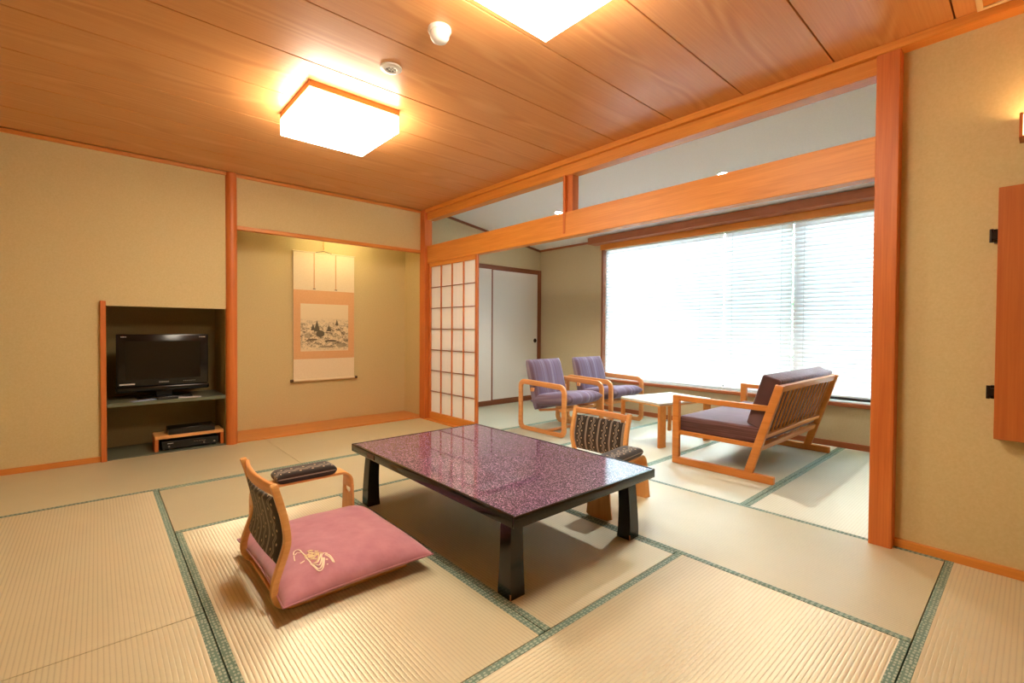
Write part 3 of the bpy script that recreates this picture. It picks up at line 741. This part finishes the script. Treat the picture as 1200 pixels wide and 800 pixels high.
ZP = [(p.x, p.y) for p in spline([(.285, .015), (.10, .015), (-.16, .015), (-.225, .019), (-.262, .038), (-.277, .075), (-.272, .125), (-.252, .185), (-.233, .245), (-.230, .29), (-.240, .36), (-.258, .43), (-.279, .50)], 4)]
def zx(z):
    pts = [p for p in ZP if p[0] < -.2][6:]
    for a, b in zip(pts, pts[1:]):
        if a[1] <= z <= b[1]: return a[0]+(b[0]-a[0])*(z-a[1])/max(b[1]-a[1], 1e-6)
    return pts[-1][0]
def make_zaisu(loc, rz, lab):
    t = thing('legless_chair', lab, 'chair', loc, rz, 'legless chairs at the low table')
    for s in (-1, 1):
        lo, hi = (s*.249-.016, s*.249+.016)
        strip(ZP, .026, lo, hi, 1, .005).build('side_rail', M_ASH, t, .6)
    n = 12
    path = [(-.262-.026*(1-((2*i/n-1))**2), (2*i/n-1)*.236, .470) for i in range(n+1)]
    MB().sweep(path, rsec(.018, .044, .006), False, (0, 0, 1)).build('top_rail', M_ASHY, t, .6)
    pan = MB()
    def fn(sg):
        def f(u, v):
            y = (u-.5)*.458; z = .172+.262*v
            th = .017*max(0.0, (1-abs(2*u-1)**8)*(1-abs(2*v-1)**10))**.4
            x = zx(z)-.022*(1-(2*u-1)**2)*min(1, .35+v)
            return Vector((x+sg*th, y, z))
        return f
    for sg in (1, -1): pan.grid(fn(sg), 18, 18, lambda u, v: (u*.475+.02, v*.262))
    pan.build('back_pad', M_IKAT, t, 1.2)
    MB().box(-.255, .245, -.234, .234, .012, .026, .003).build('seat_board', M_ASH, t)
    for x in (-.2, .2): MB().box(x-.02, x+.02, -.234, .234, .002, .013).build('cross_rail', M_ASHY, t)
    return t
z1 = make_zaisu((.78, 2.185, 0), 0, 'legless floor chair with honey wood frame holding the rose cushion')
dup(z1, (2.570, 2.18, 0), math.pi, 'legless floor chair without cushion between low table and armchairs')

def make_elbow_rest(loc, rz, lab, p0, p1):
    t = thing('elbow_rest', lab, 'elbow rest', loc, rz, 'padded elbow rests beside the legless chairs')
    top = rrect(-.247, .247, -.3, .285, .055, 6)
    half = [p for p in top if p[1] > .19]
    half.sort(key=lambda p: math.atan2(p[1]-.15, p[0]), reverse=True)
    path = [(-.247, .19)]+half+[(.247, .19)]
    wl = [-.055-.012*max(0, (.285-p[1])/.1) for p in path]
    strip(path, .014, wl, [-a for a in wl], 1, .003).build('bent_top', M_ASH, t, .6)
    for sx in (-1, 1):
        n = 40; mb = MB(); out = []; hole = []
        cz = .178
        shp = [(-.066, .215), (.066, .215), (.072, .12), (.086, .0), (-.086, .0), (-.072, .12)]
        shp = [(a, b) for a, b in shp]
        for i in range(n):
            a = 2*math.pi*i/n+.001; d = (math.cos(a), math.sin(a)); best = None
            for p, q in zip(shp, shp[1:]+shp[:1]):
                ex, ey = q[0]-p[0], q[1]-p[1]; den = d[0]*ey-d[1]*ex
                if abs(den) < 1e-9: continue
                px, py = p[0], p[1]-cz; tt = (px*ey-py*ex)/den; s2 = (px*d[1]-py*d[0])/den
                if tt > 0 and -1e-6 <= s2 <= 1+1e-6 and (best is None or tt < best): best = tt
            out.append((d[0]*best, cz+d[1]*best)); hole.append((d[0]*.040, cz+d[1]*.024))
        V = []
        for x in (sx*.2425, sx*.2525):
            V.append([[mb.bm.verts.new((x, p[0], p[1])) for p in pts] for pts in (out, hole)])
        for i in range(n):
            j = (i+1) % n
            for side in (0, 1): mb.bm.faces.new((V[side][0][i], V[side][0][j], V[side][1][j], V[side][1][i]))
            for k in (0, 1): mb.bm.faces.new((V[0][k][i], V[0][k][j], V[1][k][j], V[1][k][i]))
        mb.build('leg', M_BEAMZ if False else M_ASHZ, t, .5)
    pm = MB(); pad_shape(pm, p0, p1, -.066, .066, .288, .346, 20, 14, 12, .5, lambda u, v: (.03+v*.13, u*.42))
    pm.build('arm_pad', M_IKAT, t, 1.2)
    return t
M_ASHZ = wood('honey_ash_wood_z', (218, 154, 86), (236, 178, 110), 2, 0.38)
make_elbow_rest((.838, 2.645, 0), 0, 'padded elbow rest on the far side of the rose cushion', -.150, .158)
make_elbow_rest((2.44, 1.722, 0), math.radians(7), 'padded elbow rest beyond the right corner of the low table', -.19, .19)

# floor cushion
CX, CY = .822, 2.19
t = thing('floor_cushion', 'dusty rose velvet floor cushion with cream embroidery on the legless chair', 'cushion', (CX, CY, .026))
def cush(u, v, sg):
    a, b = math.sin((u-.5)*math.pi), math.sin((v-.5)*math.pi)
    hxx, hyy = .318*(1-.045*(1-b*b)), .372*(1-.045*(1-a*a))
    h = max(0.0, (1-abs(a)**3.6)*(1-abs(b)**3.6))**.5
    z = .048+(.088*h if sg > 0 else -.046*h)
    z += .003*math.sin(9*a+2*b)*h*(1 if sg > 0 else 0)
    return Vector((a*hxx+.006*b*0, b*hyy, z))
mb = MB()
for sg in (1, -1): mb.grid(lambda u, v, sg=sg: cush(u, v, sg), 34, 34)
mb.build('cover', M_ROSE, t, 1.5)
mb = MB(); mb.tube([cush(*p, 1)+Vector((0, 0, .001)) for p in [(i/40, 0) for i in range(40)]+[(1, i/40) for i in range(40)]+[(1-i/40, 1) for i in range(40)]+[(0, 1-i/40) for i in range(40)]], .004, 6, True)
mb.build('seam_piping', M_ROSE, t, 1.5)
def cz(x, y):
    bx = max(-.999, min(.999, x/.312)); by = max(-.999, min(.999, y/.366))
    u = math.asin(bx)/math.pi+.5; v = math.asin(by)/math.pi+.5
    return cush(u, v, 1).z
def unproj(px, py, z):
    d = fwd+rgt*((px-600.07)/FPX)-up*((py-395.11)/FPX); tt = (z-1.1)/d.z; return (d.x*tt, d.y*tt)
# embroidery threads, given on the cushion's own surface (metres from its centre)
STROKES = [(0.0024, 0, [(-0.211, -0.13), (-0.203, -0.108), (-0.19, -0.105), (-0.182, -0.12), (-0.182, -0.138), (-0.18, -0.163), (-0.182, -0.189)]), (0.0019, 0, [(-0.211, -0.136), (-0.216, -0.155), (-0.22, -0.176)]), (0.0019, 0, [(-0.208, -0.136), (-0.197, -0.128), (-0.186, -0.14)]), (0.0026, 0, [(-0.182, -0.189), (-0.178, -0.226), (-0.178, -0.248), (-0.174, -0.272), (-0.167, -0.299), (-0.154, -0.3), (-0.14, -0.281), (-0.125, -0.244)]), (0.0026, 0, [(-0.179, -0.252), (-0.167, -0.262), (-0.155, -0.273), (-0.14, -0.253), (-0.129, -0.224), (-0.115, -0.213), (-0.104, -0.223)]), (0.0029, 0, [(-0.112, -0.222), (-0.103, -0.235), (-0.1, -0.261), (-0.101, -0.29)]), (0.0022, 1, [(-0.17, -0.249), (-0.158, -0.248), (-0.145, -0.232), (-0.133, -0.203)]), (0.0038, 1, [(-0.181, -0.162), (-0.179, -0.178), (-0.182, -0.203)]), (0.0031, 0, [(-0.21, -0.211), (-0.203, -0.211), (-0.192, -0.208)]), (0.0024, 1, [(-0.175, -0.217), (-0.16, -0.219), (-0.133, -0.198), (-0.119, -0.21)]), (0.0058, 1, [(-0.164, -0.159), (-0.153, -0.157), (-0.147, -0.168)]), (0.0058, 1, [(-0.17, -0.177), (-0.164, -0.188), (-0.153, -0.192)]), (0.0053, 1, [(-0.174, -0.194), (-0.166, -0.206), (-0.155, -0.21)]), (0.0038, 1, [(-0.139, -0.175), (-0.134, -0.183), (-0.128, -0.185)]), (0.0036, 1, [(-0.149, -0.198), (-0.142, -0.201), (-0.14, -0.212)]), (0.0038, 0, [(-0.121, -0.256), (-0.12, -0.26), (-0.118, -0.263)]), (0.0029, 0, [(-0.18, -0.249), (-0.173, -0.263), (-0.167, -0.286), (-0.157, -0.29), (-0.142, -0.273), (-0.129, -0.241)]), (0.0024, 0, [(-0.174, -0.248), (-0.162, -0.255), (-0.151, -0.25), (-0.137, -0.228), (-0.126, -0.209)]), (0.0024, 0, [(-0.116, -0.227), (-0.109, -0.241), (-0.105, -0.261), (-0.104, -0.285)]), (0.0053, 1, [(-0.164, -0.171), (-0.154, -0.177), (-0.148, -0.191)]), (0.0053, 1, [(-0.169, -0.19), (-0.161, -0.199), (-0.151, -0.206)]), (0.0043, 1, [(-0.167, -0.216), (-0.16, -0.225), (-0.152, -0.232)]), (0.0036, 1, [(-0.143, -0.188), (-0.137, -0.195), (-0.132, -0.198)]), (0.0031, 0, [(-0.127, -0.285), (-0.127, -0.287), (-0.125, -0.287)])]
def thread(pts, w, name, mat):
    sp = spline([(x, y, 0) for x, y in pts], 5)
    mb = MB(); mb.sweep([(p.x, p.y, cz(p.x, p.y)+.0008) for p in sp], [(-w, 0), (-w*.6, .0012), (w*.6, .0012), (w, 0), (0, -.001)], False, (0, 0, 1))
    return mb.build(name, mat, t, 1)
for w_, gold, pts in STROKES: thread(pts, w_*1.15, 'embroidery', M_EMBG if gold else M_EMB)

# ------------------------------------------------------------------ armchairs
def make_armchair(loc, lab):
    t = thing('armchair', lab, 'armchair', loc, 0, 'bentwood armchairs on the veranda')
    for s in (-1, 1):
        loop = rrect(-.34+.015, .34-.015, .015, .52, .062, 6)
        path = [(s*.305, p[0]+(.0), p[1]+.010*(p[0]/.34 if p[1] > .3 else 0)) for p in loop]
        MB().sweep(path, rsec(.055, .028, .007), True, (1, 0, 0)).build('side_frame', M_ASHY, t, .7)
    # sled stretchers and seat rails
    for y, z, h in ((-.02, .014, .024), (.18, .44, .04), (-.25, .265, .035)):
        MB().box(-.28, .28, y-.02, y+.02, z-h/2+.002, z+h/2+.002, .004).build('cross_rail', M_ASHY, t)
    for s in (-1, 1): MB().sweep([(s*.15, -.27, .275), (s*.15, .17, .205), (s*.15, .33, .62)], rsec(.03, .03, .005), False, (1, 0, 0)).build('seat_support', M_ASHY, t, .7)
    def slab(name, p0, p1, th, roll0):
        # a cushion slab from p0 to p1 in the (y,z) plane
        mb = MB(); d = Vector((0, p1[0]-p0[0], p1[1]-p0[1])); L = d.length; d.normalize(); n = Vector((0, -d.z, d.y))
        base = Vector((0, p0[0], p0[1]))
        for sg in (1, -1):
            def fn(u, v, sg=sg):
                a, b = math.sin((u-.5)*math.pi), math.sin((v-.5)*math.pi)
                h = max(0.0, (1-abs(a)**7)*(1-abs(b)**5))**.5
                return Vector((a*.270, 0, 0))+base+d*(L*(b*.5+.5))+n*(th/2)*(1+sg*h)
            mb.grid(fn, 14, 16)
        return mb.build(name, M_PURP, t, 1.4)
    slab('seat_cushion', (-.38, .318), (.20, .245), .145, 0)
    slab('back_cushion', (.195, .21), (.345, .748), .125, 0)
    return t
a1 = make_armchair((3.85, 3.51, 0), 'purple striped bentwood armchair nearer the closet doors')
dup(a1, (4.63, 3.51, 0), None, 'purple striped bentwood armchair beside the window')

# ------------------------------------------------------------------ sofa
t = thing('sofa', 'slatted orange oak two seat sofa with plum cushions facing the armchairs', 'sofa', (4.28, 1.64, 0))
SXW = .67
ps = [(-.258, .055), (-.462, .72)]
def py(z): return ps[0][0]+(ps[1][0]-ps[0][0])*(z-ps[0][1])/(ps[1][1]-ps[0][1])
for s in (-1, 1):
    x0, x1 = (s*SXW-.02, s*SXW+.02)
    MB().box(x0, x1, -.405, .378, 0, .055, .004).build('runner', M_SOFA, t)
    MB().box(x0, x1, .322, .378, .053, .565, .004).build('front_post', M_SOFA, t)
    MB().prism([(py(.055)-.0, .05), (py(.055)+.060, .05), (py(.72)+.052, .72), (py(.72)-.002, .71)], 0, x0+.001, x1-.001, .003).build('rear_post', M_SOFA, t)
    MB().box(x0+.002, x1-.002, py(.54)+.02, .3235, .522, .562, .003).build('armrest', M_SOFA, t)
    MB().box(s*SXW-.014, s*SXW+.014, py(.27)+.04, .3235, .243, .275, .003).build('side_rail', M_SOFA, t)
def xrail(name, y, z, a, b, par=t):
    tl = math.atan2(.204, .665)
    o = MB().box(-SXW+.021, SXW-.021, -a/2, a/2, -b/2, b/2, .003).build(name, M_SOFAX, par, .5, (0, y, z)); o.rotation_euler = (tl, 0, 0); return o
xrail('back_rail', py(.69)+.026, .69, .028, .05); xrail('back_rail', py(.33)+.03, .325, .028, .035); xrail('back_rail', py(.23)+.03, .232, .028, .045)
MB().box(-SXW+.021, SXW-.021, .30, .33, .235, .275, .003).build('front_rail', M_SOFAX, t)
o = MB().box(-.0065, .0065, -.006, .006, -.17, .17, .002).build('slat', M_SOFA, t, 0); sd = o.data; bpy.data.objects.remove(o)
for i in range(15):
    q = link('slat', sd, t, (-SXW+.02+(2*SXW-.04)*(i+1)/16, py(.51)+.028, .508)); q.rotation_euler = (math.atan2(.204, .665), 0, 0)
for i in range(6): MB().box(-SXW+.1+i*.23, -SXW+.14+i*.23, py(.26)+.05, .30, .248, .266).build('seat_slat', M_SOFA, t, 0)
mb = MB().box(-SXW+.025, SXW-.025, py(.3)+.042, .338, .266, .392, .018, 4); mb.build('seat_cushion', M_SEATF, t, .6)
M = Matrix.Translation((0, py(.575)+.108, .575)) @ Matrix.Rotation(math.atan2(.204, .665), 4, 'X')
mb = MB().box(-SXW+.03, SXW-.03, -.065, .065, -.195, .2, .018, 4); bmesh.ops.transform(mb.bm, matrix=M, verts=mb.bm.verts)
mb.build('back_cushion', M_SEATF2, t, .6)

# ------------------------------------------------------------------ coffee table
t = thing('coffee_table', 'small white topped bentwood coffee table between armchairs and sofa', 'table', (4.318, 2.505, 0), math.radians(-12))
MB().box(-.365, .365, -.262, .262, .398, .424, .011, 3).build('tabletop', M_WTABLE, t)
MB().box(-.36, .36, -.257, .257, .384, .3995, .004).build('wooden_edge', M_ASH, t)
for sx in (-1, 1):
    for y, wd in ((-.247, .088), (.247, .04)):
        x0, x1 = (-.362, -.362+wd) if sx < 0 else (.362-wd, .362)
        MB().box(x0, x1, y-.014, y+.014, 0, .39, .004).build('leg', M_SOFA, t)

# ------------------------------------------------------------------ garden outside the window
struct(box('floor', M_GARDEN, XW+.2, 16, -8, 12, -.6, -.5))
def tree(x, y, hgt, r, n, lab, seed):
    rnd = random.Random(seed); t = thing('garden_tree', lab, 'tree', (x, y, -.5), 0, 'trees outside the window')
    MB().sweep([(0, 0, 0), (.05, .03, hgt*.4), (0, .08, hgt*.8)], [(.09*math.cos(a), .09*math.sin(a)) for a in (0, 1.05, 2.1, 3.14, 4.2, 5.24)], False, None, [1, .7, .35]).build('trunk', M_BARK, t, 1)
    mb = MB()
    for i in range(n):
        while True:
            p = Vector((rnd.uniform(-1, 1), rnd.uniform(-1, 1), rnd.uniform(-1, 1)))
            if p.length < 1: break
        p = Vector((p.x*r, p.y*r, hgt*.62+p.z*hgt*.42)); a = Vector((rnd.gauss(0, 1), rnd.gauss(0, 1), rnd.gauss(0, 1))).normalized(); b = a.orthogonal().normalized()
        s = rnd.uniform(.05, .09); mb.bm.faces.new([mb.bm.verts.new(q) for q in (p-a*s, p+b*s*.4, p+a*s, p-b*s*.4)])
    f = mb.build('foliage', M_LEAF, t, 0); f['kind'] = 'stuff'
tree(7.3, 1.75, 4.0, 1.15, 6000, 'dark leafy tree glimpsed between the slats of the right blind', 1)
tree(9.8, 4.2, 3.4, 1.1, 3000, 'lower leafy tree glimpsed between the slats, left of the taller tree', 2)
